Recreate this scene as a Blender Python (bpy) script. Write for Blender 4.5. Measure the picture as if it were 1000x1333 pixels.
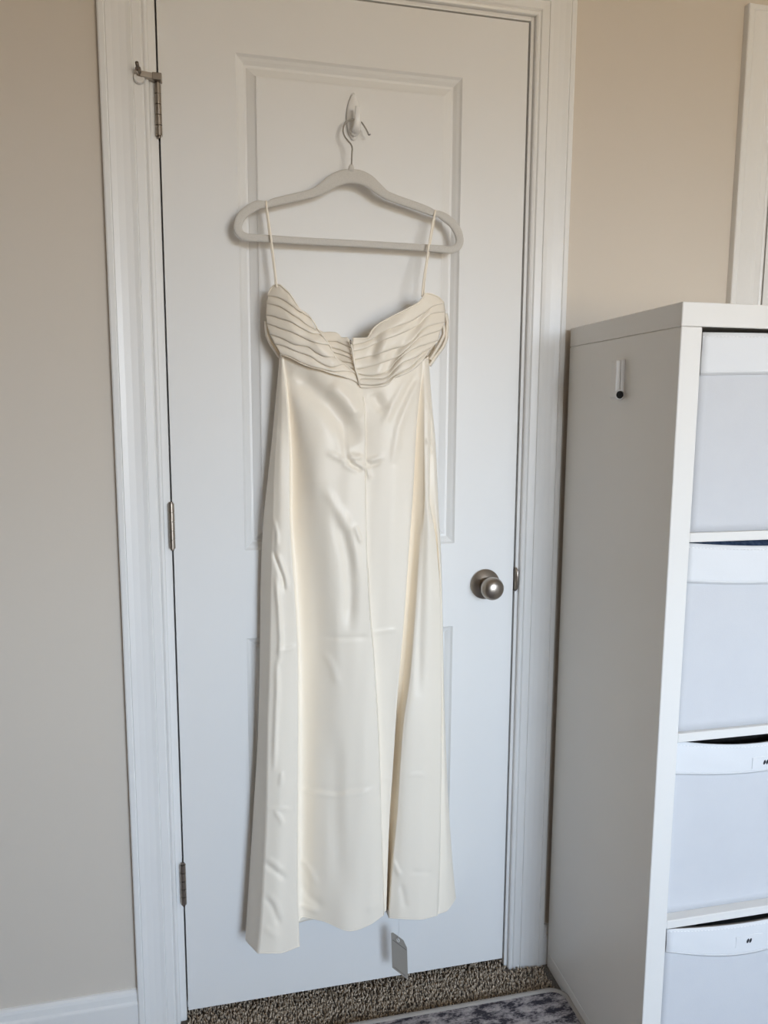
import bpy, math, random
import numpy as np
from mathutils import Vector, Matrix, Euler

random.seed(7)
rng = np.random.default_rng(7)
for o in list(bpy.data.objects):
    bpy.data.objects.remove(o)
scene = bpy.context.scene
COL = scene.collection

# ------------------------------------------------------------------ camera
CAM = np.array([0.0827, -1.4832, 1.284])
CROT = (1.4399, -0.0054, -0.2235)
FPX = 966.53
cam_data = bpy.data.cameras.new('camera')
cam_data.sensor_fit = 'HORIZONTAL'
cam_data.sensor_width = 36.0
cam_data.lens = FPX / 1000.0 * 36.0
cam_data.clip_start = 0.02
cam = bpy.data.objects.new('camera', cam_data)
COL.objects.link(cam)
cam.location = CAM
cam.rotation_euler = CROT
scene.camera = cam

# ------------------------------------------------------------------ world, light, exposure
SKY_STRENGTH = 15.0
world = bpy.data.worlds.new('daylight')
scene.world = world
world.use_nodes = True
wn = world.node_tree.nodes
wl = world.node_tree.links
bg = wn['Background']
tcw = wn.new('ShaderNodeTexCoord')
sep = wn.new('ShaderNodeSeparateXYZ')
wl.new(tcw.outputs['Generated'], sep.inputs[0])
mr = wn.new('ShaderNodeMapRange')
mr.inputs['From Min'].default_value = -1
mr.inputs['From Max'].default_value = 1
wl.new(sep.outputs['Z'], mr.inputs[0])
rampw = wn.new('ShaderNodeValToRGB')
rampw.color_ramp.elements[0].position = 0.0
rampw.color_ramp.elements[0].color = (0.33, 0.27, 0.19, 1)      # lawn and drive below the window
rampw.color_ramp.elements[1].position = 1.0
rampw.color_ramp.elements[1].color = (0.55, 0.72, 1.0, 1)
for ps, c in ((0.47, (0.40, 0.33, 0.235, 1)), (0.52, (0.86, 0.965, 1.08, 1)), (0.62, (0.69, 0.85, 1.05, 1))):
    e = rampw.color_ramp.elements.new(ps)
    e.color = c
wl.new(mr.outputs[0], rampw.inputs[0])
wl.new(rampw.outputs[0], bg.inputs[0])
bg.inputs[1].default_value = SKY_STRENGTH

WIN = (0.62, 1.82, 0.75, 2.05)      # window opening in the wall behind the camera: x0, x1, z0, z1
YB = -3.60                          # that wall
pl = bpy.data.lights.new('window_portal', 'AREA')
pl.shape = 'RECTANGLE'
pl.size = WIN[1] - WIN[0]
pl.size_y = WIN[3] - WIN[2]
pl.cycles.is_portal = True
po = bpy.data.objects.new('window_portal', pl)
COL.objects.link(po)
po.location = ((WIN[0] + WIN[1]) / 2, YB - 0.13, (WIN[2] + WIN[3]) / 2)
po.rotation_euler = (math.radians(90), 0, 0)     # faces +y, into the room
scene.cycles.use_denoising = True
scene.cycles.max_bounces = 16
scene.cycles.diffuse_bounces = 8
vs = scene.view_settings
vs.view_transform = 'Standard'
vs.look = 'None'
vs.gamma = 1.0
vs.use_curve_mapping = False
vs.exposure = 1.05


# ------------------------------------------------------------------ helpers
RM = np.array(Euler(CROT, 'XYZ').to_matrix())

def ray(u, v):
    return RM @ np.array([(u - 500.0) / FPX, -(v - 666.5) / FPX, -1.0])

def at(u, v, d):
    """point of the plane d metres in front of the door wall that the photo shows at (u, v)"""
    r = ray(u, v)
    t = (-d - CAM[1]) / r[1]
    return CAM + t * r

def link(o, parent=None):
    COL.objects.link(o)
    if parent is not None:
        o.parent = parent
    return o

def mesh(name, V, F, mat, parent=None, smooth=False, mats=None, fmat=None):
    me = bpy.data.meshes.new(name)
    me.from_pydata([tuple(map(float, v)) for v in V], [], [tuple(int(i) for i in f) for f in F])
    if mats:
        for m in mats:
            me.materials.append(m)
        if fmat is not None:
            me.polygons.foreach_set('material_index', list(fmat))
    else:
        me.materials.append(mat)
    if smooth:
        me.polygons.foreach_set('use_smooth', [True] * len(me.polygons))
    me.validate()
    me.update()
    if smooth == 'angle':
        me.set_sharp_from_angle(angle=math.radians(38))
    return link(bpy.data.objects.new(name, me), parent)

def empty(name, loc=(0, 0, 0), rz=0.0):
    o = bpy.data.objects.new(name, None)
    o.empty_display_size = 0.05
    o.location = loc
    o.rotation_euler = (0, 0, rz)
    return link(o)

def tag(o, label=None, cat=None, group=None, kind=None):
    if label: o['label'] = label
    if cat: o['category'] = cat
    if group: o['group'] = group
    if kind: o['kind'] = kind
    return o

def bevel(o, w, seg=2, angle=0.6):
    m = o.modifiers.new('bevel', 'BEVEL')
    m.width = w
    m.segments = seg
    m.limit_method = 'ANGLE'
    m.angle_limit = angle
    return o

def solid(o, th, off=-1):
    m = o.modifiers.new('solid', 'SOLIDIFY')
    m.thickness = th
    m.offset = off
    return o

def box(name, x0, x1, y0, y1, z0, z1, mat, parent=None, bv=0.0, seg=2):
    V = [(x, y, z) for z in (z0, z1) for y in (y0, y1) for x in (x0, x1)]
    F = [(0, 2, 3, 1), (4, 5, 7, 6), (0, 1, 5, 4), (2, 6, 7, 3), (0, 4, 6, 2), (1, 3, 7, 5)]
    o = mesh(name, V, F, mat, parent)
    if bv:
        bevel(o, bv, seg)
    return o

def grid_faces(nr, nc, wrap=False):
    F = []
    for r in range(nr - 1):
        for c in range(nc - 1 + (1 if wrap else 0)):
            a = r * nc + c
            b = r * nc + (c + 1) % nc
            F.append((a, b, b + nc, a + nc))
    return F

def tube(name, pts, rad, mat, parent=None, seg=8, closed=False, sect=None, up=None, smooth=True):
    """sweep a circle (or the section sect: list of (side, out)) along pts; rad may be a list of scales"""
    P = [np.array(p, float) for p in pts]
    n = len(P)
    if sect is None:
        sect = [(math.cos(2 * math.pi * k / seg), math.sin(2 * math.pi * k / seg)) for k in range(seg)]
    R_ = rad if hasattr(rad, '__len__') else [rad] * n
    ns = len(sect)
    V = []
    prev = None
    for i in range(n):
        a = P[(i - 1) % n] if (closed or i > 0) else P[i]
        b = P[(i + 1) % n] if (closed or i < n - 1) else P[i]
        t = b - a
        t /= np.linalg.norm(t) + 1e-12
        if up is not None:
            w = np.array(up, float)
        elif prev is None:
            w = np.array([0, 1.0, 0]) if abs(t[1]) < 0.9 else np.array([1.0, 0, 0])
        else:
            w = prev
        w = w - t * (w @ t)
        w /= np.linalg.norm(w) + 1e-12
        prev = w
        s = np.cross(t, w)
        rr = R_[i]
        ra, rb = rr if hasattr(rr, '__len__') else (rr, rr)
        for (c, d) in sect:
            V.append(P[i] + s * c * ra + w * d * rb)
    F = []
    for i in range(n if closed else n - 1):
        j = (i + 1) % n
        for k in range(ns):
            F.append((i * ns + k, i * ns + (k + 1) % ns, j * ns + (k + 1) % ns, j * ns + k))
    if not closed:
        F.append(tuple(range(ns))[::-1])
        F.append(tuple((n - 1) * ns + k for k in range(ns)))
    return mesh(name, V, F, mat, parent, smooth)

def lathe(name, prof, mat, parent=None, seg=40, axis='-y', loc=(0, 0, 0)):
    """revolve (radius, height) about an axis leaving the door"""
    V = []
    for (r, h) in prof:
        for k in range(seg):
            a = 2 * math.pi * k / seg
            x, z = r * math.cos(a), r * math.sin(a)
            if axis == '-y':
                V.append((loc[0] + x, loc[1] - h, loc[2] + z))
            elif axis == 'z':
                V.append((loc[0] + x, loc[1] + z, loc[2] + h))
            else:
                V.append((loc[0] - h, loc[1] + x, loc[2] + z))
    F = grid_faces(len(prof), seg, True)
    if prof[-1][0] > 1e-5:
        F.append(tuple((len(prof) - 1) * seg + k for k in range(seg)))
    return mesh(name, V, F, mat, parent, 'angle')

def pchip(xs, ys, xq):
    xs = np.asarray(xs, float); ys = np.asarray(ys, float); xq = np.asarray(xq, float)
    n = len(xs)
    if n == 2:
        return np.interp(xq, xs, ys)
    h = np.diff(xs); dl = np.diff(ys) / h
    m = np.zeros(n)
    for i in range(1, n - 1):
        if dl[i - 1] * dl[i] > 0:
            w1 = 2 * h[i] + h[i - 1]; w2 = h[i] + 2 * h[i - 1]
            m[i] = (w1 + w2) / (w1 / dl[i - 1] + w2 / dl[i])
    m[0] = dl[0]; m[-1] = dl[-1]
    xq = np.clip(xq, xs[0], xs[-1])
    k = np.clip(np.searchsorted(xs, xq) - 1, 0, n - 2)
    t = (xq - xs[k]) / h[k]
    return ((1 + 2 * t) * (1 - t) ** 2 * ys[k] + t * (1 - t) ** 2 * h[k] * m[k]
            + t * t * (3 - 2 * t) * ys[k + 1] + t * t * (t - 1) * h[k] * m[k + 1])

def resample(pts, n):
    """n points along a px polyline, smooth"""
    P = np.array(pts, float)
    s = np.concatenate([[0], np.cumsum(np.linalg.norm(np.diff(P, axis=0), axis=1))])
    q = np.linspace(0, s[-1], n)
    return np.stack([pchip(s, P[:, k], q) for k in range(P.shape[1])], 1)

def catmull(pts, sub=6, closed=False):
    P = [np.array(p, float) for p in pts]
    n = len(P)
    out = []
    for i in range(n if closed else n - 1):
        p0 = P[(i - 1) % n] if closed or i > 0 else P[i]
        p1 = P[i]; p2 = P[(i + 1) % n]
        p3 = P[(i + 2) % n] if closed or i < n - 2 else P[i + 1]
        for k in range(sub):
            t = k / sub
            out.append(0.5 * ((2 * p1) + (-p0 + p2) * t + (2 * p0 - 5 * p1 + 4 * p2 - p3) * t * t + (-p0 + 3 * p1 - 3 * p2 + p3) * t ** 3))
    if not closed:
        out.append(P[-1])
    return out


# ------------------------------------------------------------------ materials
def material(name, col, rough=0.5, metal=0.0, noise=None, bump=None, **kw):
    m = bpy.data.materials.new(name)
    m.use_nodes = True
    nt = m.node_tree
    b = nt.nodes['Principled BSDF']
    b.inputs['Base Color'].default_value = (*col, 1)
    b.inputs['Roughness'].default_value = rough
    b.inputs['Metallic'].default_value = metal
    for k, v in kw.items():
        b.inputs[k.replace('_', ' ')].default_value = v
    tc = nt.nodes.new('ShaderNodeTexCoord')
    if noise:                          # (scale, second colour, detail)
        n = nt.nodes.new('ShaderNodeTexNoise')
        n.inputs['Scale'].default_value = noise[0]
        n.inputs['Detail'].default_value = noise[2] if len(noise) > 2 else 4
        r = nt.nodes.new('ShaderNodeValToRGB')
        r.color_ramp.elements[0].position = 0.35
        r.color_ramp.elements[1].position = 0.68
        r.color_ramp.elements[0].color = (*col, 1)
        r.color_ramp.elements[1].color = (*noise[1], 1)
        nt.links.new(tc.outputs['Object'], n.inputs['Vector'])
        nt.links.new(n.outputs['Fac'], r.inputs[0])
        nt.links.new(r.outputs[0], b.inputs['Base Color'])
    if bump:                           # (scale, strength, distance)
        n2 = nt.nodes.new('ShaderNodeTexNoise')
        n2.inputs['Scale'].default_value = bump[0]
        n2.inputs['Detail'].default_value = 3
        bp = nt.nodes.new('ShaderNodeBump')
        bp.inputs['Strength'].default_value = bump[1]
        bp.inputs['Distance'].default_value = bump[2]
        nt.links.new(tc.outputs['Object'], n2.inputs['Vector'])
        nt.links.new(n2.outputs['Fac'], bp.inputs['Height'])
        nt.links.new(bp.outputs[0], b.inputs['Normal'])
    return m

M = {}
M['wall'] = material('greige wall paint', (0.655, 0.595, 0.52), 0.75, bump=(260, 0.12, 0.0006))
M['ceiling'] = material('ceiling paint', (0.80, 0.76, 0.70), 0.85)
M['hall'] = material('hallway darkness', (0.03, 0.028, 0.026), 0.9)  # near-black colour stands in for the darkness behind the doors
M['door'] = material('white door paint', (0.80, 0.795, 0.78), 0.42, noise=(1.5, (0.785, 0.78, 0.765)), bump=(320, 0.08, 0.0004))
M['trim'] = material('white trim paint', (0.82, 0.815, 0.80), 0.35, noise=(3, (0.79, 0.785, 0.77)), bump=(90, 0.05, 0.0004))
M['nickel'] = material('satin nickel', (0.40, 0.355, 0.31), 0.33, 1.0, bump=(400, 0.05, 0.0002))
M['nickel_dark'] = material('worn bronze nickel', (0.26, 0.22, 0.185), 0.38, 1.0)
M['chrome'] = material('polished steel wire', (0.62, 0.61, 0.60), 0.14, 1.0)
M['black'] = material('recess shade black', (0.012, 0.011, 0.010), 0.8)  # flat black stands in for the shade inside holes
M['velvet'] = material('light grey velvet', (0.60, 0.575, 0.535), 0.9, noise=(700, (0.66, 0.635, 0.59)), bump=(1200, 0.3, 0.0005), Sheen_Weight=0.5, Sheen_Roughness=0.4)
M['plastic'] = material('white plastic', (0.82, 0.81, 0.79), 0.3)
M['rubber'] = material('white rubber', (0.74, 0.72, 0.69), 0.6)
M['foil'] = material('white foil laminate', (0.86, 0.845, 0.815), 0.38, noise=(2, (0.84, 0.825, 0.795)))
M['bin'] = material('white nonwoven bin fabric', (0.665, 0.675, 0.70), 0.8, noise=(25, (0.65, 0.66, 0.688), 6), bump=(500, 0.25, 0.0006))
M['bin_band'] = material('white bin band', (0.79, 0.80, 0.815), 0.6, bump=(300, 0.15, 0.0006))
M['thread'] = material('white stitching', (0.95, 0.95, 0.95), 0.5)
M['blue'] = material('navy blue cloth', (0.06, 0.10, 0.19), 0.85, noise=(90, (0.16, 0.22, 0.34)), bump=(200, 0.4, 0.001))
M['dark'] = material('black cloth', (0.012, 0.011, 0.011), 0.8, noise=(60, (0.035, 0.03, 0.028)))
M['ink'] = material('black print', (0.02, 0.022, 0.03), 0.5)
M['card'] = material('shade greyed card', (0.57, 0.55, 0.505), 0.6)  # greyed to carry the shade of a card turned from the light
M['card_line'] = material('printed line', (0.30, 0.28, 0.26), 0.6)
M['thread_clear'] = material('thin clear loop', (0.65, 0.65, 0.66), 0.3)
M['floor'] = material('carpet with pile shade', (0.12, 0.105, 0.09), 0.95, noise=(220, (0.19, 0.165, 0.14), 6), bump=(260, 0.8, 0.004))  # darkened to carry the pile's self-shadowing and lower the floor bounce
M['carpet'] = material('brown grey carpet', (0.30, 0.24, 0.175), 0.95, noise=(170, (0.76, 0.63, 0.49), 8), bump=(260, 0.8, 0.004))

# ivory satin with a soft sheen
def satin_mat():
    m = material('ivory satin', (0.915, 0.84, 0.72), 0.42, Sheen_Weight=0.15, Sheen_Roughness=0.5)
    nt = m.node_tree
    b = nt.nodes['Principled BSDF']
    b.inputs['Specular IOR Level'].default_value = 0.45
    tc = nt.nodes.new('ShaderNodeTexCoord')
    mp = nt.nodes.new('ShaderNodeMapping')
    mp.inputs['Scale'].default_value = (900, 900, 60)
    n = nt.nodes.new('ShaderNodeTexNoise')
    n.inputs['Scale'].default_value = 1.0
    n.inputs['Detail'].default_value = 2
    bp = nt.nodes.new('ShaderNodeBump')
    bp.inputs['Strength'].default_value = 0.05
    bp.inputs['Distance'].default_value = 0.0004
    nt.links.new(tc.outputs['Object'], mp.inputs['Vector'])
    nt.links.new(mp.outputs[0], n.inputs['Vector'])
    nt.links.new(n.outputs['Fac'], bp.inputs['Height'])
    nt.links.new(bp.outputs[0], b.inputs['Normal'])
    return m
M['satin'] = satin_mat()

# faded rug: grey ground with worn dark streaks
def rug_mat():
    m = bpy.data.materials.new('faded grey rug')
    m.use_nodes = True
    nt = m.node_tree
    b = nt.nodes['Principled BSDF']
    b.inputs['Roughness'].default_value = 0.95
    tc = nt.nodes.new('ShaderNodeTexCoord')
    mp = nt.nodes.new('ShaderNodeMapping')
    mp.inputs['Scale'].default_value = (30, 62, 30)
    nt.links.new(tc.outputs['Object'], mp.inputs['Vector'])
    n = nt.nodes.new('ShaderNodeTexNoise')
    n.inputs['Scale'].default_value = 1.0
    n.inputs['Detail'].default_value = 10
    n.inputs['Roughness'].default_value = 0.75
    nt.links.new(mp.outputs[0], n.inputs['Vector'])
    r = nt.nodes.new('ShaderNodeValToRGB')
    r.color_ramp.elements[0].position = 0.43
    r.color_ramp.elements[0].color = (0.035, 0.03, 0.04, 1)
    r.color_ramp.elements[1].position = 0.60
    r.color_ramp.elements[1].color = (0.48, 0.43, 0.42, 1)
    e = r.color_ramp.elements.new(0.50)
    e.color = (0.25, 0.225, 0.23, 1)
    nt.links.new(n.outputs['Fac'], r.inputs[0])
    nt.links.new(r.outputs[0], b.inputs['Base Color'])
    n2 = nt.nodes.new('ShaderNodeTexNoise')
    n2.inputs['Scale'].default_value = 420
    bp = nt.nodes.new('ShaderNodeBump')
    bp.inputs['Strength'].default_value = 0.7
    bp.inputs['Distance'].default_value = 0.003
    nt.links.new(tc.outputs['Object'], n2.inputs['Vector'])
    nt.links.new(n2.outputs['Fac'], bp.inputs['Height'])
    nt.links.new(bp.outputs[0], b.inputs['Normal'])
    return m
M['rug'] = rug_mat()
M['rug_edge'] = material('rug binding', (0.36, 0.325, 0.29), 0.9, bump=(400, 0.5, 0.002))

def glass_mat():
    m = bpy.data.materials.new('window glass')
    m.use_nodes = True
    nt = m.node_tree
    nt.nodes.remove(nt.nodes['Principled BSDF'])
    out = nt.nodes['Material Output']
    tr = nt.nodes.new('ShaderNodeBsdfTransparent')
    gl = nt.nodes.new('ShaderNodeBsdfGlossy')
    gl.inputs['Roughness'].default_value = 0.02
    mx = nt.nodes.new('ShaderNodeMixShader')
    mx.inputs[0].default_value = 0.06
    nt.links.new(tr.outputs[0], mx.inputs[1])
    nt.links.new(gl.outputs[0], mx.inputs[2])
    nt.links.new(mx.outputs[0], out.inputs[0])
    return m
M['glass'] = glass_mat()

# ------------------------------------------------------------------ the room
XL, XR, ZC = -3.2, 2.6, 2.44
DW, DZ0, DZ1 = 0.7102, 0.0245, 2.0545          # door leaf: width, bottom, top
JX0, JX1, JZ = -0.0035, 0.7150, 2.0585         # clear opening between the jambs
C2X = 1.2800                                   # inner edge of the second door's casing
D2X0, D2X1, D2Z = 1.2895, 1.995, 2.0545

struct = lambda o: tag(o, kind='structure')
struct(box('floor', XL, XR, YB, 0.20, -0.10, 0.0, M['floor']))
struct(box('ceiling', XL, XR, YB, 0.15, ZC, ZC + 0.1, M['ceiling']))
struct(box('wall_left', XL - 0.1, XL, YB, 0.15, 0, ZC, M['wall']))
struct(box('wall_right', XR, XR + 0.1, YB, 0.15, 0, ZC, M['wall']))

def wall_with_openings(name, y0, y1, x0, x1, holes):
    """wall slab between y0 and y1 made of boxes around the openings, one mesh"""
    xs = sorted({x0, x1, *[h[0] for h in holes], *[h[1] for h in holes]})
    zs = sorted({0.0, ZC, *[h[2] for h in holes], *[h[3] for h in holes]})
    V, F = [], []
    idx = {}
    def vid(x, y, z):
        k = (round(x, 5), round(y, 5), round(z, 5))
        if k not in idx:
            idx[k] = len(V); V.append((x, y, z))
        return idx[k]
    def filled(i, k):
        if not (0 <= i < len(xs) - 1 and 0 <= k < len(zs) - 1):
            return False
        cx, cz = (xs[i] + xs[i + 1]) / 2, (zs[k] + zs[k + 1]) / 2
        return not any(h[0] < cx < h[1] and h[2] < cz < h[3] for h in holes)
    for i in range(len(xs) - 1):
        for k in range(len(zs) - 1):
            if not filled(i, k):
                continue
            a, b, c, d = xs[i], xs[i + 1], zs[k], zs[k + 1]
            F.append((vid(a, y0, c), vid(b, y0, c), vid(b, y0, d), vid(a, y0, d)))
            F.append((vid(a, y1, c), vid(a, y1, d), vid(b, y1, d), vid(b, y1, c)))
            if not filled(i - 1, k): F.append((vid(a, y0, c), vid(a, y0, d), vid(a, y1, d), vid(a, y1, c)))
            if not filled(i + 1, k): F.append((vid(b, y0, c), vid(b, y1, c), vid(b, y1, d), vid(b, y0, d)))
            if not filled(i, k - 1): F.append((vid(a, y0, c), vid(a, y1, c), vid(b, y1, c), vid(b, y0, c)))
            if not filled(i, k + 1): F.append((vid(a, y0, d), vid(b, y0, d), vid(b, y1, d), vid(a, y1, d)))
    return struct(mesh(name, V, F, M['wall']))

wall_with_openings('wall_front', 0.0, 0.12, XL, XR,
                   [(JX0 - 0.02, JX1 + 0.02, 0, JZ + 0.02), (D2X0 - 0.023, D2X1 + 0.023, 0, D2Z + 0.024)])
wall_with_openings('wall_back', YB - 0.12, YB, XL, XR, [WIN])
struct(box('hallway_dark_sheet', XL, XR, 0.20, 0.24, 0, ZC, M['hall']))  # dark sheet added to stop light leaking through the door gaps

# window behind the camera
w1 = struct(empty('window_1', ((WIN[0] + WIN[1]) / 2, YB, WIN[2])))
def wpart(name, x0, x1, y0, y1, z0, z1, mat):
    o = box(name, x0 - w1.location.x, x1 - w1.location.x, y0 - YB, y1 - YB, z0 - WIN[2], z1 - WIN[2], mat, w1)
    return o
wpart('frame_side', WIN[0], WIN[0] + 0.045, YB - 0.10, YB - 0.03, WIN[2], WIN[3], M['trim'])
wpart('frame_side', WIN[1] - 0.045, WIN[1], YB - 0.10, YB - 0.03, WIN[2], WIN[3], M['trim'])
wpart('frame_rail', WIN[0], WIN[1], YB - 0.10, YB - 0.03, WIN[3] - 0.045, WIN[3], M['trim'])
wpart('frame_rail', WIN[0], WIN[1], YB - 0.10, YB - 0.03, WIN[2], WIN[2] + 0.045, M['trim'])
wpart('meeting_rail', WIN[0], WIN[1], YB - 0.09, YB - 0.04, 1.385, 1.42, M['trim'])
wpart('pane', WIN[0] + 0.04, WIN[1] - 0.04, YB - 0.066, YB - 0.062, WIN[2] + 0.04, WIN[3] - 0.04, M['glass'])
wpart('window_sill', WIN[0] - 0.08, WIN[1] + 0.08, YB - 0.03, YB + 0.05, WIN[2] - 0.03, WIN[2] - 0.001, M['trim'])

# door casing, swept and mitred
PROF = [(0.0, 0.0), (0.0, 0.006), (0.0015, 0.0085), (0.005, 0.0098), (0.008, 0.0088), (0.0094, 0.0072), (0.0104, 0.0088), (0.012, 0.0104),
        (0.0255, 0.0116), (0.0268, 0.0108), (0.028, 0.0128), (0.036, 0.0122), (0.048, 0.0128), (0.060, 0.0142), (0.0695, 0.0162),
        (0.0712, 0.0152), (0.0728, 0.0168), (0.0805, 0.0168), (0.083, 0.0155), (0.0838, 0.013), (0.0838, 0.0)]

def casing(parent, x0, x1, ztop, sides='LRH'):
    n = len(PROF)
    F = [(i, i + 1, n + i + 1, n + i) for i in range(n - 1)]
    if 'L' in sides:
        V = [(x0 - d, -h, 0.0) for d, h in PROF] + [(x0 - d, -h, ztop + d) for d, h in PROF]
        mesh('casing_leg', V, F, M['trim'], parent)
    if 'R' in sides:
        V = [(x1 + d, -h, 0.0) for d, h in PROF] + [(x1 + d, -h, ztop + d) for d, h in PROF]
        mesh('casing_leg', V, [f[::-1] for f in F], M['trim'], parent)
    V = [(x0 - d, -h, ztop + d) for d, h in PROF] + [(x1 + d, -h, ztop + d) for d, h in PROF]
    mesh('casing_head', V, F, M['trim'], parent)

t1 = struct(empty('trim_1'))
casing(t1, JX0 - 0.0125, JX1 + 0.0075, JZ + 0.0075)
jm = 0.018
o = box('jamb', JX0 - jm, JX0, 0.0005, 0.118, 0, JZ + jm, M['trim'], t1); bevel(o, 0.0015)
jr = box('jamb', JX1, JX1 + jm, 0.0005, 0.118, 0, JZ + jm, M['trim'], t1); bevel(jr, 0.0015)
o = box('jamb_head', JX0, JX1, 0.0005, 0.118, JZ, JZ + jm, M['trim'], t1); bevel(o, 0.0015)
box('stop_strip', JX0, JX0 + 0.011, 0.038, 0.07, 0, JZ, M['trim'], t1)
box('stop_strip', JX1 - 0.011, JX1, 0.038, 0.07, 0, JZ, M['trim'], t1)
box('stop_strip', JX0, JX1, 0.038, 0.07, JZ - 0.011, JZ, M['trim'], t1)
# strike plate with its curved lip, let into the latch jamb
sp = [(JX1 - 0.0012, 0.028), (JX1 - 0.0012, 0.004), (JX1 - 0.0006, -0.001), (JX1 + 0.0022, -0.0045), (JX1 + 0.0052, -0.0058)]
V = []
for zz, sx in ((0.955, 0.55), (0.948, 1.0), (0.910, 1.0), (0.903, 0.55)):
    for k, (x, y) in enumerate(sp):
        q = 1.0 if k < 2 else sx
        V.append((JX1 - 0.0012 + (x - JX1 + 0.0012) * q, 0.004 + (y - 0.004) * q if k > 1 else y, zz))
o = mesh('strike_plate', V, grid_faces(4, 5), M['nickel'], t1, True)
solid(o, 0.0014, 0)
box('strike_hole_shade', JX1 - 0.0019, JX1 - 0.0005, 0.008, 0.022, 0.915, 0.943, M['black'], t1)  # solid black block painted in for the shade of the hole

t2 = struct(empty('trim_2'))
casing(t2, C2X + 0.0, D2X1 + 0.008, D2Z + 0.0035, 'LR')
box('jamb', D2X0 - 0.0245, D2X0 - 0.0065, 0.0005, 0.118, 0, D2Z + 0.02, M['trim'], t2)
box('jamb', D2X1 + 0.003, D2X1 + 0.021, 0.0005, 0.118, 0, D2Z + 0.02, M['trim'], t2)
box('jamb_head', D2X0 - 0.003, D2X1 + 0.003, 0.0005, 0.118, D2Z + 0.003, D2Z + 0.02, M['trim'], t2)

# baseboards with an eased, moulded cap
BB = [(0.0, 0.0), (0.0125, 0.0), (0.0125, 0.066), (0.0118, 0.0695), (0.0092, 0.073), (0.0088, 0.086), (0.0072, 0.0915), (0.0035, 0.0955), (0.0, 0.0962)]
def baseboard(name, p, q):
    p = np.array(p); q = np.array(q)
    t = (q - p) / np.linalg.norm(q - p)
    nrm = np.array([t[1], -t[0]])
    V = []
    for e in (p, q):
        for d, z in BB:
            V.append((e[0] + nrm[0] * d, e[1] + nrm[1] * d, z))
    n = len(BB)
    F = [(i, i + n, i + n + 1, i + 1) for i in range(n - 1)] + [tuple(range(n)), tuple(range(2 * n - 1, n - 1, -1))]
    return struct(mesh(name, V, F, M['trim']))
baseboard('baseboard_left', (XL + 0.013, 0.0), (JX0 - 0.0125 - 0.0838, 0.0))
baseboard('baseboard_right', (JX1 + 0.0075 + 0.0838, 0.0), (C2X - 0.0838, 0.0))
baseboard('baseboard_side', (XL, YB), (XL, 0.0))

# ------------------------------------------------------------------ doors
PXA, PXB = 0.1365, 0.5745
PANELS = [(0.262, 0.832), (1.013, 1.9395)]
RINGS = [(0.0, 0.0), (0.0015, 0.0012), (0.004, 0.0032), (0.009, 0.0052), (0.0125, 0.0072), (0.0150, 0.0088), (0.0195, 0.0090), (0.0205, 0.0080),
         (0.0330, 0.0042), (0.0355, 0.0030), (0.0362, 0.0012), (0.039, 0.0008)]

def door_leaf(root, W, z0, z1, pxa, pxb, panels, th=0.035):
    xs = [0.0, pxa, pxb, W]
    zs = [z0] + [z for p in panels for z in p] + [z1]
    V, F = [], []
    def v(x, y, z):
        V.append((x, y, z)); return len(V) - 1
    front = [[v(x, 0.0, z) for x in xs] for z in zs]
    for k in range(len(zs) - 1):
        for i in range(3):
            if i == 1 and k % 2 == 1:
                continue
            F.append((front[k][i], front[k][i + 1], front[k + 1][i + 1], front[k + 1][i]))
    b = [v(0, th, z0), v(W, th, z0), v(W, th, z1), v(0, th, z1)]
    F.append((b[0], b[3], b[2], b[1]))
    f = front
    F.append(tuple([b[0], b[1]] + [f[0][i] for i in (3, 2, 1, 0)]))
    F.append(tuple([b[3]] + [f[-1][i] for i in (0, 1, 2, 3)] + [b[2]]))
    F.append(tuple([b[0]] + [f[k][0] for k in range(len(zs))] + [b[3]]))
    F.append(tuple([b[1], b[2]] + [f[k][3] for k in range(len(zs) - 1, -1, -1)]))
    mesh('door_leaf', V, F, M['door'], root)
    for (pz0, pz1) in panels:
        V, F = [], []
        for off, dep in [(a_, b_ * 1.3) for a_, b_ in RINGS]:
            V += [(pxa + off, dep, pz0 + off), (pxb - off, dep, pz0 + off), (pxb - off, dep, pz1 - off), (pxa + off, dep, pz1 - off)]
        n = len(RINGS)
        for r in range(n - 1):
            for c in range(4):
                a, b2 = r * 4 + c, r * 4 + (c + 1) % 4
                F.append((a, b2, b2 + 4, a + 4))
        F.append(tuple((n - 1) * 4 + c for c in range(4)))
        mesh('panel', V, F, M['door'], root)

d1 = struct(empty('door_1'))
door_leaf(d1, DW, DZ0, DZ1, PXA, PXB, PANELS)
d2 = struct(empty('door_2', (D2X0, 0, 0)))
door_leaf(d2, D2X1 - D2X0, DZ0, D2Z, PXA, PXB, PANELS)

# hinges: jamb leaf plus five knuckles on a pin
def hinge(zt, zb):
    xk, yk_ = -0.0017, -0.0062
    h = box('hinge', -0.0068, -0.0030, -0.0032, 0.030, zb, zt, M['nickel_dark'], d1, 0.0008)
    seg = (zt - zb) / 5
    for k in range(5):
        a, b = zb + k * seg + 0.0006, zb + (k + 1) * seg - 0.0006
        lathe('knuckle', [(0.0, a), (0.0058, a), (0.0058, b), (0.0, b)], M['nickel'], h, 20, 'z', (xk, yk_, 0))
    lathe('hinge_pin', [(0, zb - 0.004), (0.0028, zb - 0.0035), (0.0034, zb), (0.003, zb + 0.001), (0.003, zt), (0.0042, zt), (0.0042, zt + 0.002), (0.0, zt + 0.003)],
          M['nickel_dark'], h, 16, 'z', (xk, yk_, 0))
    return h
H1 = hinge(1.870, 1.781)
H2 = hinge(1.1117, 1.0227)
H3 = hinge(0.3625, 0.2735)

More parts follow.
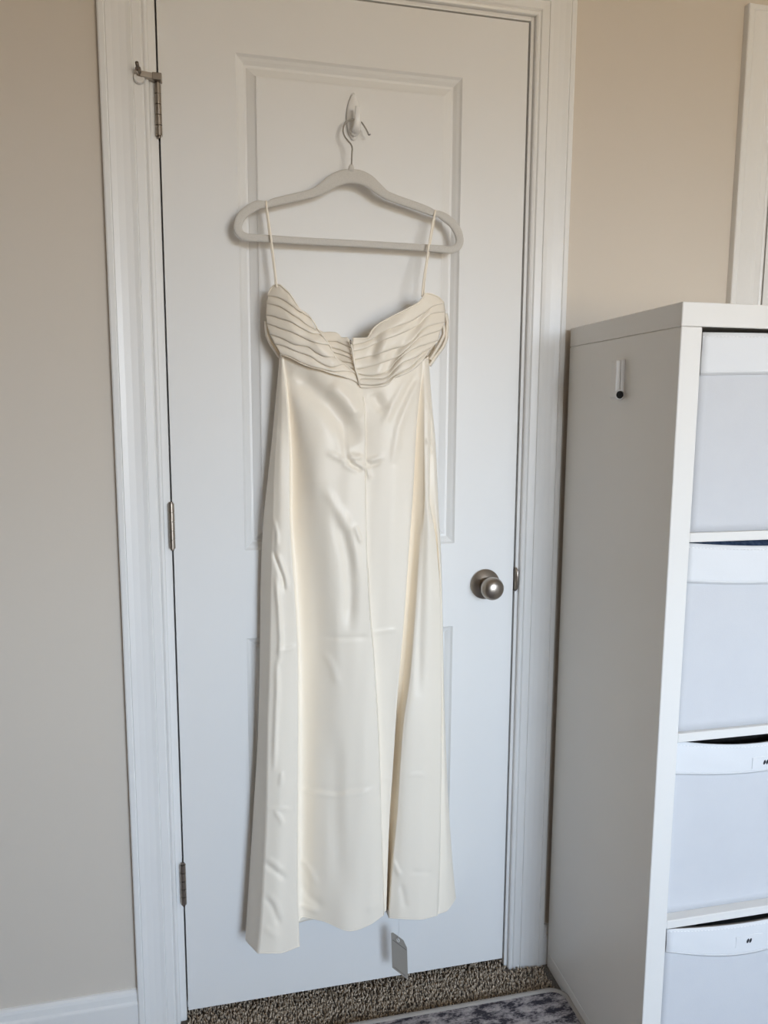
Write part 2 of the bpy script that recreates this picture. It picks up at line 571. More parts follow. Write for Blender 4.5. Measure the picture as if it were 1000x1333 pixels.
# hinge pin door stop on the top hinge
hs = box('hinge_stop', -0.010, 0.0065, -0.0185, -0.0005, 1.8725, 1.8845, M['nickel'], d1, 0.0012)
V = [(-0.008, -0.017, 1.8740), (-0.030, -0.0245, 1.8735), (-0.030, -0.0155, 1.8735), (-0.008, -0.004, 1.8740),
     (-0.008, -0.017, 1.8835), (-0.030, -0.0245, 1.8825), (-0.030, -0.0155, 1.8825), (-0.008, -0.004, 1.8835)]
o = mesh('stop_arm', V, [(0, 1, 2, 3), (7, 6, 5, 4), (0, 4, 5, 1), (1, 5, 6, 2), (2, 6, 7, 3), (3, 7, 4, 0)], M['nickel'], hs)
bevel(o, 0.001)
tube('stop_bolt', [(-0.0330, -0.0440, 1.8860), (-0.0325, -0.0300, 1.8825), (-0.0318, -0.0160, 1.8765), (-0.0315, -0.0120, 1.8745)], 0.0031, M['nickel_dark'], hs, 12)
tube('bolt_nut', [(-0.0330, -0.0300, 1.8825), (-0.0322, -0.0240, 1.8800)], 0.0058, M['nickel'], hs, 6, smooth=False)
lathe('bumper', [(0.0, 0.0), (0.0088, 0.0), (0.0095, 0.001), (0.0095, 0.0045), (0.0082, 0.0062), (0.0, 0.0064)], M['rubber'], hs, 24, '-y', (-0.0325, -0.0122, 1.8725))

# knob on its round rose, latch face on the door edge
kx, kz = 0.6449, 0.9218
knob = lathe('doorknob', [(0.0, 0.0632), (0.006, 0.0630), (0.012, 0.0618), (0.0175, 0.0592), (0.0217, 0.0552), (0.0240, 0.0505), (0.0246, 0.0455), (0.0236, 0.0400),
                          (0.0212, 0.0350), (0.0180, 0.0305), (0.0150, 0.0270), (0.0132, 0.0235), (0.0125, 0.0200), (0.0125, 0.0090), (0.0, 0.0090)][::-1],
             M['nickel'], d1, 48, '-y', (kx, 0.0, kz))
lathe('rosette', [(0.0, 0.0), (0.0322, 0.0), (0.0330, 0.0015), (0.0327, 0.0040), (0.0300, 0.0062), (0.0250, 0.0092), (0.0200, 0.0118), (0.0172, 0.0128), (0.0165, 0.0122), (0.0130, 0.0122), (0.0, 0.0122)],
      M['nickel'], knob, 56, '-y', (kx, 0.0, kz))
box('latch_plate', DW - 0.0005, DW + 0.0009, 0.006, 0.030, kz - 0.028, kz + 0.028, M['nickel_dark'], knob)
box('latch_bolt', DW + 0.0009, DW + 0.0036, 0.010, 0.021, kz - 0.009, kz + 0.009, M['nickel'], knob)

# ------------------------------------------------------------------ adhesive hook on the door
ah = empty('adhesive_hook', (0.3565, -0.0015, 1.8085))
def A(u, v, d):
    return at(u, v, d) - np.array(ah.location)
V, F = [], []
nseg, rows = 40, [(1.0, 0.0), (1.0, 0.0022), (0.93, 0.0040), (0.78, 0.0052), (0.5, 0.0060), (0.2, 0.0062)]
cz = 0.0385
for s, dep in rows:
    for k in range(nseg):
        a = 2 * math.pi * k / nseg
        zz = math.sin(a)
        hw = 0.0138 * math.cos(a) * (1 - 0.35 * max(0.0, zz) ** 1.5)
        V.append((hw * s, 0.0002 - dep, cz + 0.0425 * zz * s))
F = grid_faces(len(rows), nseg, True) + [tuple((len(rows) - 1) * nseg + k for k in range(nseg))]
mesh('base_plate', V, F, M['plastic'], ah, True)
pp = catmull([(0.0000, -0.004, 0.014), (0.0005, -0.010, 0.0085), (0.0010, -0.019, 0.0065), (0.0015, -0.027, 0.0105), (0.002, -0.0312, 0.020), (0.0022, -0.0325, 0.031), (0.0022, -0.0330, 0.043), (0.0022, -0.0332, 0.0465)], 5)
n = len(pp)
tube('prong', pp, [((0.0090 * (1 - 0.52 * (k / (n - 1)) ** 1.2)) * (1 if k < n - 2 else 0.6), 0.0032 * (1 - 0.35 * k / (n - 1))) for k in range(n)], M['plastic'], ah, 14, up=(0, 1, 0.3))
tag(ah, 'small white adhesive wall hook stuck to the upper door panel', 'hook')

# ------------------------------------------------------------------ hanger
HD = 0.040
hg = empty('clothes_hanger', at(457, 317, HD))
H0 = np.array(hg.location)
loop = [(457, 229.5, 17), (445, 231, 17), (433, 236, 16), (423, 243, 14), (413, 249, 11.5), (400, 253.5, 10), (378, 258.5, 10), (357, 263.5, 9.6),
        (349, 266.3, 7.4), (344, 266.3, 8), (335, 267, 10.5), (322, 274, 11), (313, 284, 11), (309.5, 295, 10.5), (313, 304.5, 10), (322, 309, 9.5), (340, 310.2, 9),
        (400, 314, 8.6), (457, 317, 8.6), (520, 320.5, 8.6), (570, 323.8, 9), (586, 325.3, 9.5), (595, 322, 10), (598.5, 314, 10.5), (596, 302, 11), (589, 291, 11),
        (579, 283, 10.5), (571, 278.6, 8.2), (566, 278.3, 7.4), (559, 275, 9.4), (545, 269.5, 10), (525, 262.5, 10), (506, 255.5, 10.5), (497, 250, 12), (489, 243, 14), (480, 236, 16), (469, 231, 17)]
pts = catmull(loop, 4, True)
P3 = [at(q[0], q[1], HD) - H0 for q in pts]
W3 = [q[2] * 0.00074 for q in pts]
rr = [(1, -0.45), (1, 0.45), (0.8, 0.85), (0.45, 1), (-0.45, 1), (-0.8, 0.85), (-1, 0.45), (-1, -0.45), (-0.8, -0.85), (-0.45, -1), (0.45, -1), (0.8, -0.85)]
tube('hanger_body', P3, [(w, 0.0034) for w in W3], M['velvet'], hg, closed=True, sect=rr, up=(0, 1, 0))
# neck of the body where the wire enters
tube('hanger_neck', [at(457, 224, HD) - H0, at(457.2, 217, HD) - H0, at(457.4, 214.5, HD) - H0], [(0.0062, 0.0034), (0.0046, 0.0032), (0.003, 0.0025)], M['velvet'], hg, sect=rr, up=(0, 1, 0))
wire = [(457.4, 222, .040), (457.8, 212, .040), (458.2, 200, .039), (458.6, 193, .038), (456.5, 187.5, .036), (451, 181, .032), (447.3, 174.5, .027), (446.6, 168, .023), (448.8, 161.5, .019), (453.5, 157.2, .0165),
        (459.5, 155.4, .0155), (465.5, 156.2, .016), (471, 159.8, .018), (475, 165.5, .021), (478.5, 172, .025), (480, 175.5, .027), (482.5, 174.6, .028)]
tube('hanger_hook', [p - H0 for p in catmull([at(*q) for q in wire], 5)], 0.00165, M['chrome'], hg, 12)
tag(hg, 'light grey velvet clothes hanger hanging from the white adhesive hook', 'hanger')

# ------------------------------------------------------------------ the dress
dress = empty('satin_dress', at(455, 1200, 0.06))
D0 = np.array(dress.location)
tag(dress, 'long ivory satin dress with pleated strapless bodice and thin straps on hanger', 'dress')

# wrinkles and creases in the skirt: polyline in photo coordinates, half width, height towards the viewer
WR = [
    # pressed horizontal fold lines
    ([(389, 1027), (400, 1029.5), (410, 1032.5), (440, 1036), (470, 1032), (488, 1026)], 2.2, 0.0014),
    ([(392, 1022), (440, 1030), (486, 1021)], 4.0, -0.0012),
    ([(347, 1053), (362, 1052), (378, 1053)], 1.8, 0.0010),
    ([(530, 1009), (545, 1008), (560, 1010)], 1.8, 0.0009),
    ([(497, 1014), (507, 1013)], 1.8, 0.0008),
    ([(360, 847), (372, 846), (386, 841)], 1.8, 0.0018),
    ([(420, 829), (450, 830), (480, 829)], 2.5, -0.0016),
    ([(486, 824), (500, 821), (515, 820)], 2.0, 0.0010),
    # left front fold: long soft ridges and the slanted tuck
    ([(355, 714), (362, 735), (368, 752), (371, 768)], 2.0, -0.0045),
    ([(358, 716), (366, 735), (372, 752), (374, 768)], 2.2, 0.0030),
    ([(357, 676), (361, 695), (361, 712)], 2.0, 0.0028),
    ([(359, 752), (363, 790), (365, 830), (364, 862)], 2.0, 0.0038),
    ([(361, 860), (361, 900), (359, 950), (357, 1000)], 1.9, 0.0038),
    ([(367, 1005), (365, 1022)], 1.6, 0.0025),
    ([(345, 1123), (354, 1130), (365, 1138), (372, 1144)], 2.6, -0.0024),
    ([(348, 1118), (358, 1124), (367, 1134)], 3.0, 0.0016),
    ([(346, 1168), (354, 1178), (360, 1192), (364, 1205)], 3.0, -0.0022),
    ([(350, 1165), (360, 1178), (366, 1196)], 3.4, 0.0014),
    ([(344, 1206), (354, 1214), (362, 1220)], 3.4, 0.0012),
    ([(358, 1056), (366, 1066), (368, 1074)], 1.8, 0.0022),
    # centre: darts beside the zip, puckers where it ends
    ([(446, 548), (447, 575), (449, 592), (455, 604), (468, 611)], 1.8, -0.0050),
    ([(443, 560), (445, 590), (452, 606), (464, 613)], 2.0, 0.0026),
    ([(454, 594), (462, 596), (471, 595)], 2.2, 0.0042),
    ([(453, 600), (462, 605), (472, 612)], 2.0, -0.0040),
    ([(459, 601), (466, 605), (474, 609)], 1.8, 0.0036),
    ([(477, 600), (480, 606), (487, 605), (494, 600)], 2.0, -0.0032),
    ([(478, 598), (486, 599), (495, 594)], 2.2, 0.0028),
    ([(477, 607), (479, 615), (481, 622)], 1.6, 0.0030),
    ([(427, 588), (434, 592), (442, 597), (450, 600)], 2.4, 0.0022),
    ([(425, 640), (435, 655), (443, 672), (448, 690)], 4.0, 0.0028),
    ([(437, 675), (446, 695), (453, 730), (456, 770), (455, 815)], 6.0, -0.0060),
    ([(462, 684), (466, 695), (470, 706)], 2.0, 0.0026),
    ([(445, 664), (455, 690), (463, 720), (466, 745)], 4.0, 0.0022),
    # tension folds under the bust
    ([(383, 484), (405, 505), (428, 528), (450, 555), (462, 580)], 11.0, -0.0100),
    ([(430, 500), (450, 520), (468, 545)], 9.0, 0.0060),
    ([(372, 500), (392, 540), (405, 590), (412, 650)], 12.0, 0.0050),
    ([(486, 512), (492, 525), (500, 535)], 5.0, -0.0050),
    ([(535, 484), (523, 505), (510, 530), (500, 552)], 2.2, 0.0030),
    ([(548, 487), (533, 520), (518, 560), (512, 600)], 2.2, 0.0030),
    ([(542, 488), (526, 518), (510, 550)], 3.0, -0.0022),
    # lower centre waves
    ([(392, 1118), (405, 1135), (412, 1150)], 3.0, 0.0020),
    ([(392, 1150), (404, 1168), (420, 1180)], 4.0, -0.0024),
    ([(390, 1178), (402, 1182), (414, 1187)], 2.5, 0.0020),
    ([(478, 1184), (488, 1180), (496, 1176)], 3.5, 0.0010),
    ([(424, 850), (434, 870), (440, 890)], 3.0, 0.0022),
    ([(436, 960), (437, 1060), (446, 1160)], 9.0, -0.0035),
    # right hand panels
    ([(522, 1150), (525, 1165), (528, 1182)], 3.0, -0.0022),
    ([(512, 1120), (518, 1134), (522, 1140)], 2.2, 0.0022),
    ([(536, 1135), (550, 1135), (562, 1136)], 2.2, -0.0012),
    ([(552, 660), (549, 740), (546, 830), (545, 900)], 4.0, -0.0030),
    ([(556, 572), (562, 582), (566, 590)], 2.0, 0.0024),
    ([(556, 520), (560, 540), (565, 560)], 2.0, 0.0022),
    ([(349, 540), (356, 556), (362, 570)], 2.5, 0.0018),
]

def wrinkle(U, Vv):
    out = np.zeros_like(U)
    for pl_, w, amp in WR:
        best = np.full(U.shape, 1e9)
        P = np.array(pl_, float)
        L = np.concatenate([[0], np.cumsum(np.linalg.norm(np.diff(P, axis=0), axis=1))])
        pos = np.zeros_like(U)
        for i in range(len(P) - 1):
            a, b = P[i], P[i + 1]
            d = b - a
            t = np.clip(((U - a[0]) * d[0] + (Vv - a[1]) * d[1]) / (d @ d), 0, 1)
            dist = np.hypot(U - a[0] - t * d[0], Vv - a[1] - t * d[1])
            m = dist < best
            best = np.where(m, dist, best)
            pos = np.where(m, (L[i] + t * (L[i + 1] - L[i])) / L[-1], pos)
        taper = np.clip(np.minimum(pos, 1 - pos) * 5 + 0.25, 0, 1)
        out += 1.4 * amp * taper * np.exp(-(best / w) ** 2 / 1.6)
    return out

# skirt columns: photo row, photo column, distance from the door; True marks a crease
def col(*k): return k
COLS = [
 (False, [(470, 368, .030), (620, 358, .014), (760, 346, .010), (950, 342, .010), (1150, 332, .012), (1214, 327, .014)]),
 (False, [(466, 364.5, .046), (520, 359.5, .040), (564, 355.5, .036), (616, 350, .032), (689, 342.8, .028), (760, 340, .024), (850, 339, .024), (940, 337, .026), (1048, 331, .030), (1144, 325, .034), (1222, 320, .038)]),
 (True,  [(466, 366, .056), (540, 362.5, .058), (600, 358.5, .062), (660, 356.2, .066), (714, 355, .070), (786, 353, .074), (851, 352, .078), (940, 349, .084), (1053, 347.5, .090), (1144, 343.5, .094), (1216, 339, .098), (1241, 335.8, .099)]),
 (False, [(468, 366.7, .060), (540, 368, .066), (600, 367, .072), (714, 366, .080), (851, 368, .087), (940, 367, .092), (1053, 366, .097), (1144, 364, .102), (1241, 362, .106)]),
 (True,  [(470, 367.6, .062), (538, 374.6, .068), (605, 377, .073), (660, 377, .078), (739, 381, .083), (806, 385.6, .087), (863, 388, .090), (950, 388, .093), (1060, 387.2, .097), (1156, 387.2, .101), (1232, 390, .104)]),
 (False, [(470, 367.8, .060), (538, 374, .062), (605, 375.5, .062), (660, 375, .062), (739, 378.5, .063), (806, 382, .064), (863, 384, .066), (950, 384, .068), (1060, 383, .071), (1156, 383, .074), (1215, 385, .076)]),
 (False, [(470, 370, .060), (538, 377, .054), (605, 380, .047), (660, 380, .042), (739, 385, .040), (806, 389.5, .040), (863, 392, .041), (950, 392.5, .044), (1060, 392, .050), (1156, 392, .058), (1194, 394, .064)]),
 (False, [(474, 384, .072), (538, 392, .071), (605, 396, .067), (660, 397, .063), (739, 404, .060), (806, 410, .060), (863, 413, .062), (950, 413, .067), (1060, 412, .073), (1156, 413, .080), (1199, 420, .088)]),
 (False, [(480, 418, .085), (538, 424, .090), (605, 428, .092), (660, 430, .092), (739, 436, .091), (850, 444, .093), (950, 450, .098), (1060, 452, .104), (1156, 454, .110), (1212, 455, .113)]),
 (False, [(488, 448, .086), (538, 456, .092), (605, 460, .095), (660, 462, .096), (739, 466, .097), (850, 471, .100), (950, 476, .105), (1060, 479, .110), (1156, 481, .113), (1204, 481, .114)]),
 (True,  [(494, 469, .082), (545, 475, .090), (620, 475.5, .094), (700, 476.5, .097), (780, 480, .100), (850, 485.5, .102), (900, 489, .104), (960, 492.5, .105), (1040, 495, .107), (1120, 497.2, .108), (1191, 499.5, .108)]),
 (False, [(494, 470.5, .082), (545, 476.2, .087), (620, 476.8, .091), (700, 477.8, .093), (780, 481, .093), (850, 486.5, .091), (900, 490, .090), (960, 493.4, .089), (1040, 495.8, .090), (1120, 498, .092), (1188, 500, .094)]),
 (False, [(492, 505, .090), (545, 506, .094), (620, 506, .096), (700, 506, .096), (780, 505, .095), (850, 505, .093), (900, 505, .092), (960, 504.5, .091), (1040, 503, .090), (1120, 501.5, .090), (1186, 501.2, .091)]),
 (True,  [(480, 549, .080), (560, 541.5, .088), (630, 538, .092), (700, 533, .094), (805, 525.6, .095), (907, 517, .094), (1000, 511, .092), (1058, 507, .091), (1120, 504.5, .090), (1185, 502.4, .090)]),
 (False, [(480, 549.4, .076), (560, 541.5, .066), (630, 538, .058), (700, 533, .054), (805, 525.5, .052), (907, 517, .052), (1000, 511, .054), (1058, 507, .056), (1120, 504.5, .058), (1186, 502.6, .060)]),
 (False, [(479, 550.4, .076), (560, 545, .070), (630, 543, .066), (700, 539, .062), (805, 531, .060), (907, 523.5, .060), (1000, 517, .062), (1058, 512.5, .064), (1120, 508.5, .066), (1190, 504.5, .068)]),
 (True,  [(478, 552, .076), (560, 551.5, .080), (645, 552.5, .083), (700, 548, .086), (805, 541, .090), (881, 534.5, .093), (940, 526, .096), (1000, 521.5, .098), (1058, 518, .099), (1120, 512, .098), (1195, 506.5, .096)]),
 (False, [(477, 553, .076), (560, 553, .082), (645, 553.4, .087), (700, 551, .090), (805, 545, .094), (881, 540, .097), (940, 532, .101), (1000, 529, .103), (1058, 526.5, .105), (1120, 524, .106), (1196, 521, .106)]),
 (False, [(476, 554.5, .074), (560, 556, .082), (645, 556, .088), (700, 558, .092), (805, 558, .096), (881, 555, .100), (940, 552, .104), (1058, 549, .108), (1120, 547, .111), (1197, 545, .112)]),
 (True,  [(475, 556, .070), (560, 559.5, .078), (645, 558, .084), (700, 566.5, .086), (792, 573.5, .088), (881, 574.6, .092), (940, 574.3, .095), (1058, 572.6, .099), (1135, 571, .102), (1192, 568.5, .103)]),
 (False, [(475, 556.4, .066), (560, 560.2, .070), (645, 559, .072), (700, 567.3, .072), (792, 574.1, .074), (881, 575.2, .077), (940, 575, .079), (1058, 573.6, .083), (1135, 572.4, .087), (1190, 570, .090)]),
 (False, [(474, 557, .062), (560, 563, .068), (645, 566, .074), (700, 570.5, .078), (792, 574.8, .080), (881, 576, .081), (940, 577, .081), (1058, 579, .083), (1135, 581, .085), (1186, 581, .086)]),
 (False, [(473, 558, .048), (520, 561.5, .050), (582, 567, .052), (650, 570, .054), (740, 574.5, .056), (830, 576.5, .058), (900, 578, .060), (990, 581, .062), (1060, 584.5, .064), (1130, 589.5, .066), (1168, 593, .067)]),
 (False, [(473, 555, .030), (560, 560, .022), (740, 568, .018), (900, 571, .016), (1060, 577, .016), (1162, 585, .018)]),
]
NR, SUB = 300, 9
T = np.linspace(0, 1, NR)
cu, cv, cd, brk = [], [], [], []
for j, (sharp, keys) in enumerate(COLS):
    k = np.array(keys, float)
    v = k[0, 0] - 10 + T * (k[-1, 0] - k[0, 0] + 10)
    v = np.where(v < 0, 0, v)
    cu.append(np.interp(v, [k[0, 0] - 10, k[0, 0]], [k[0, 1], k[0, 1]]) * 0 + pchip(k[:, 0], k[:, 1], v))
    cd.append(pchip(k[:, 0], k[:, 2], v))
    cv.append(v)
    if sharp: brk.append(j)
cu, cv, cd = np.array(cu), np.array(cv), np.array(cd)
nC = len(COLS)
brk = sorted(set([0] + brk + [nC - 1]))
# positions across the columns
sq, seg_of = [], []
for a, b in zip(brk[:-1], brk[1:]):
    q = np.linspace(a, b, (b - a) * SUB + 1)
    sq.append(q if a == brk[0] else q[1:])
S = np.concatenate(sq)
def across(X):
    out = np.zeros((len(S), NR))
    for a, b in zip(brk[:-1], brk[1:]):
        m = (S >= a) & (S <= b)
        ks = np.arange(a, b + 1)
        if len(ks) == 2:
            f = (S[m] - a)[:, None]
            out[m] = X[a] * (1 - f) + X[b] * f
        else:
            for r in range(NR):
                out[m, r] = pchip(ks, X[a:b + 1, r], S[m])
    return out
UU, VV, DD = across(cu), across(cv), across(cd)
fade = np.clip((S - 1.0) / 1.0, 0, 1) * np.clip((nC - 1 - S) / 1.5, 0, 1)
DD += wrinkle(UU, VV) * fade[:, None]
# gentle unevenness of hanging cloth
DD += fade[:, None] * 0.0006 * np.sin(UU * 0.11 + 1.7 * np.sin(VV * 0.011)) * np.clip((VV - 500) / 120, 0, 1)
DD += fade[:, None] * 0.00022 * np.sin(UU * 0.31 + VV * 0.017 + 1.3) * np.clip((VV - 520) / 120, 0, 1)

def to_world(U, V_, D_):
    r0 = np.stack([(U - 500.0) / FPX, -(V_ - 666.5) / FPX, -np.ones_like(U)], -1) @ RM.T
    t = (-D_ - CAM[1]) / r0[..., 1]
    return CAM + t[..., None] * r0

PW = to_world(UU, VV, DD) - D0
nS = len(S)
# split into the panels one can tell apart at the creases
def skirt_part(name, j0, j1):
    i0 = int(np.argmin(abs(S - j0))); i1 = int(np.argmin(abs(S - j1)))
    sub = PW[i0:i1 + 1]
    o = mesh(name, sub.reshape(-1, 3), [f[::-1] for f in grid_faces(i1 - i0 + 1, NR)], M['satin'], dress, True)
    solid(o, 0.0009, -1)
    return o, sub
skirt, sub_front = skirt_part('skirt', 0, nC - 1)
# back layer of the skirt, close to the door
lb, rb = PW[0], PW[-1]
nb = 40
f = np.linspace(0, 1, nb)[:, None, None]
back = lb[None] * (1 - f) + rb[None] * f
back[:, :, 1] += (0.006 * np.sin(np.linspace(0, 9 * math.pi, nb)) * np.sin(np.linspace(0, math.pi, nb)))[:, None] * T[None, :] * 0.6
back[:, :, 1] = np.minimum(back[:, :, 1], -0.004 - D0[1])
o = mesh('skirt_back', back.reshape(-1, 3), grid_faces(nb, NR), M['satin'], dress, True)
solid(o, 0.0009, 0)

# narrow rolled hem along the front edge
hp = [PW[i, -1] + np.array([0, -0.0004, 0.0012]) for i in range(SUB, nS - SUB + 1, 1)]
tube('hem', hp, 0.0011, M['satin'], dress, 6)
# stitched line just above the hem
tube('hem_stitch', [PW[i, -7] + np.array([0, -0.0003, 0.0]) for i in range(2 * SUB, nS - SUB + 1, 1)], 0.0005, M['satin'], dress, 5)
# centre back seam
i10 = int(np.argmin(abs(S - 10)))
tube('centre_seam', [PW[i10, r] + np.array([0, -0.0006, 0]) for r in range(14, NR, 3)], 0.0009, M['satin'], dress, 6)

# bodice: pleats as overlapping strips
L5 = lambda *p: [(340 + a / 7.143, 360 + b / 7.143) for a, b in p]
R6 = lambda *p: [(450 + a / 6.667, 370 + b / 6.667) for a, b in p]
BX = [340, 346, 352, 362, 376, 395, 420, 445, 458, 468, 480, 500, 525, 545, 560, 572, 582, 590]
BD = [.040, .046, .056, .068, .080, .090, .098, .094, .088, .086, .089, .096, .102, .098, .090, .076, .056, .045]
# soft folds across the pleats: two ends in the photo, half width, height
BW = [(552, 408, 520, 452, 7, -0.0075), (520, 452, 500, 488, 7, -0.0085), (505, 430, 494, 470, 7, 0.0050), (492, 440, 482, 466, 5, -0.0050),
      (398, 405, 418, 440, 7, -0.0050), (405, 440, 440, 478, 7, 0.0050), (430, 450, 455, 482, 5, -0.0055), (375, 400, 385, 450, 9, 0.0035), (428, 480, 446, 490, 4, 0.0040)]
def bod(u, v):
    d = pchip(BX, BD, u) - 0.010 * np.clip((430 - v) / 60, 0, 1)
    for (x0, y0, x1, y1, w, a) in BW:
        t = np.clip(((u - x0) * (x1 - x0) + (v - y0) * (y1 - y0)) / ((x1 - x0) ** 2 + (y1 - y0) ** 2), 0, 1)
        d = d + a * np.exp(-(((u - x0 - t * (x1 - x0)) ** 2 + (v - y0 - t * (y1 - y0)) ** 2) / w ** 2)) * np.clip(np.minimum(t, 1 - t) * 4 + 0.4, 0, 1)
    return d

def strip(name, top, bot, lift_t, lift_b, tuck=0.25, n=60, m=8, dfun=bod, wob=0.0):
    a = resample(top, n); b = resample(bot, n)
    w = np.linspace(-tuck, 1.0, m)[:, None, None]
    G = a[None] * (1 - w) + b[None] * w
    U, V_ = G[..., 0], G[..., 1]
    s = np.linspace(-tuck, 1.0, m)[:, None]
    lift = lift_t + (lift_b - lift_t) * np.clip(s, -0.3, 1)
    lift = lift + 0.0014 * np.sin(np.clip(s, 0, 1) * math.pi)
    lift = lift - np.clip(-s, 0, 1) * 0.004
    # edge folds under slightly
    lift = lift - np.where(s > 0.97, 0.0012, 0)
    t = np.linspace(0, 1, n)[None, :]
    lift = lift + wob * np.sin(t * 23 + 4 * s) * np.sin(t * math.pi)
    D_ = dfun(U, V_) + lift
    o = mesh(name, (to_world(U, V_, D_) - D0).reshape(-1, 3), [f_[::-1] for f_ in grid_faces(m, n)][::-1], M['satin'], dress, True)
    solid(o, 0.0011, -1)
    return o

LT = [
 L5((62, 175), (78, 135), (105, 92), (130, 76), (165, 75), (215, 112), (270, 165), (315, 235), (350, 290), (385, 336)),
 L5((62, 180), (90, 182), (150, 195), (230, 235), (300, 285), (350, 322), (385, 340)),
 L5((47, 250), (100, 260), (160, 275), (230, 315), (290, 355), (360, 400), (430, 455), (520, 505)),
 L5((44, 360), (110, 370), (170, 390), (270, 420), (370, 480), (480, 530), (570, 545), (600, 590)),
 L5((52, 440), (110, 456), (170, 480), (300, 525), (400, 575), (470, 606), (580, 632), (640, 640)),
 L5((82, 540), (140, 556), (200, 580), (310, 635), (430, 655), (520, 715), (600, 748), (690, 752)),
 L5((130, 630), (180, 638), (230, 655), (330, 700), (450, 740), (550, 805), (660, 845), (775, 812)),
 L5((180, 718), (230, 735), (270, 748), (370, 800), (460, 835), (560, 860), (680, 885), (800, 880), (885, 905)),
 L5((182, 728), (270, 760), (370, 812), (460, 848), (560, 872), (650, 905), (760, 935), (870, 975), (918, 1012)),
]
# the neckline edge of the second and third pleats rises to the neckline
LT2 = [list(x) for x in LT]
LT2[1] = L5((62, 180), (90, 182), (150, 195), (230, 235), (300, 285), (350, 322), (400, 345), (455, 378))
LT2[2] = L5((47, 250), (100, 260), (160, 275), (230, 315), (290, 355), (360, 400), (450, 465), (535, 500))
for i in range(8):
    strip('pleat', LT2[i], LT[i + 1] if i else LT2[1], 0.0016 - 0.0003 * i, 0.0056 - 0.0004 * i, tuck=0.0 if i == 0 else 0.22, wob=0.0006)

RT = [
 R6((60, 468), (110, 470), (188, 466), (215, 425), (240, 388), (280, 350), (350, 308), (430, 265), (540, 210), (640, 152), (675, 110), (700, 78), (730, 82), (770, 95), (815, 118), (850, 158)),
 R6((62, 530), (180, 500), (250, 468), (310, 422), (450, 366), (560, 328), (640, 280), (700, 240), (760, 195), (856, 164)),
 R6((66, 582), (120, 572), (180, 555), (320, 490), (450, 445), (580, 385), (640, 345), (700, 292), (760, 256), (866, 240)),
 R6((74, 660), (160, 640), (250, 618), (400, 568), (520, 530), (600, 470), (640, 420), (700, 375), (780, 350), (864, 330)),
 R6((84, 738), (130, 735), (200, 718), (330, 680), (450, 630), (540, 560), (600, 500), (650, 465), (740, 430), (826, 402)),
 R6((92, 772), (150, 788), (210, 795), (290, 785), (370, 750), (440, 670), (520, 605), (600, 560), (700, 525), (806, 490)),
 R6((105, 836), (150, 822), (220, 822), (300, 822), (370, 795), (430, 735), (500, 682), (600, 640), (690, 580), (760, 540)),
 R6((118, 866), (160, 872), (230, 876), (330, 860), (390, 815), (440, 785), (500, 760), (570, 715), (640, 650), (710, 590)),
 R6((128, 900), (190, 902), (260, 896), (330, 888), (375, 870), (420, 822), (500, 790), (570, 755), (640, 700), (690, 640)),
]
for i in range(8):
    strip('pleat', RT[i], RT[i + 1], 0.0014 - 0.0003 * i, 0.0054 - 0.0004 * i, tuck=0.0 if i == 0 else 0.22, wob=0.0006)

def edging(pts, lift):
    c = resample(pts, 60)
    tube('neckline_edge', [at(u, v, float(bod(u, v)) + lift) - D0 for u, v in c], 0.0013, M['satin'], dress, 8)
edging(L5((62, 178), (78, 135), (105, 92), (130, 76), (165, 75), (215, 112), (270, 165), (315, 235), (350, 290), (400, 342), (455, 378), (535, 500), (560, 530), (600, 588), (640, 640), (690, 752), (775, 815), (885, 905)), 0.0036)
edging(R6((60, 468), (110, 470), (188, 466), (215, 425), (240, 388), (280, 350), (350, 308), (430, 265), (540, 210), (640, 152), (675, 110), (700, 78), (730, 82), (770, 95), (815, 118), (850, 158)), 0.0020)
# inner back pleats seen between the cups
def inner(u, v):
    return np.interp(u, [415, 440, 460], [.060, .068, .084])
BT = [
 L5((540, 505), (580, 518), (630, 512), (690, 517), (725, 535), (745, 562), (770, 565), (795, 562), (832, 606)),
 L5((560, 560), (610, 605), (690, 606), (760, 632), (836, 664)),
 L5((590, 620), (650, 658), (740, 686), (842, 728)),
 L5((640, 690), (700, 715), (775, 738), (852, 772)),
 L5((700, 770), (760, 795), (820, 800), (866, 818)),
 L5((750, 830), (800, 842), (840, 852), (882, 872)),
 L5((790, 880), (840, 888), (870, 900), (900, 925)),
]
for i in range(6):
    strip('inner_pleat', BT[i], BT[i + 1], 0.001, 0.0045, tuck=0.0 if i == 0 else 0.22, n=30, dfun=inner)

# lining that closes the bodice behind
def lining(u, v):
    return np.interp(u, [346, 380, 460, 545, 582], [.036, .030, .028, .030, .040])
strip('bodice_back', [(349, 396), (362, 384), (390, 412), (430, 436), (458, 444), (490, 440), (540, 402), (566, 392), (579, 404)],
      [(364, 474), (390, 480), (430, 492), (468, 502), (500, 500), (530, 492), (550, 482), (556, 478), (560, 474)], 0, 0, tuck=0.0, n=40, dfun=lining)

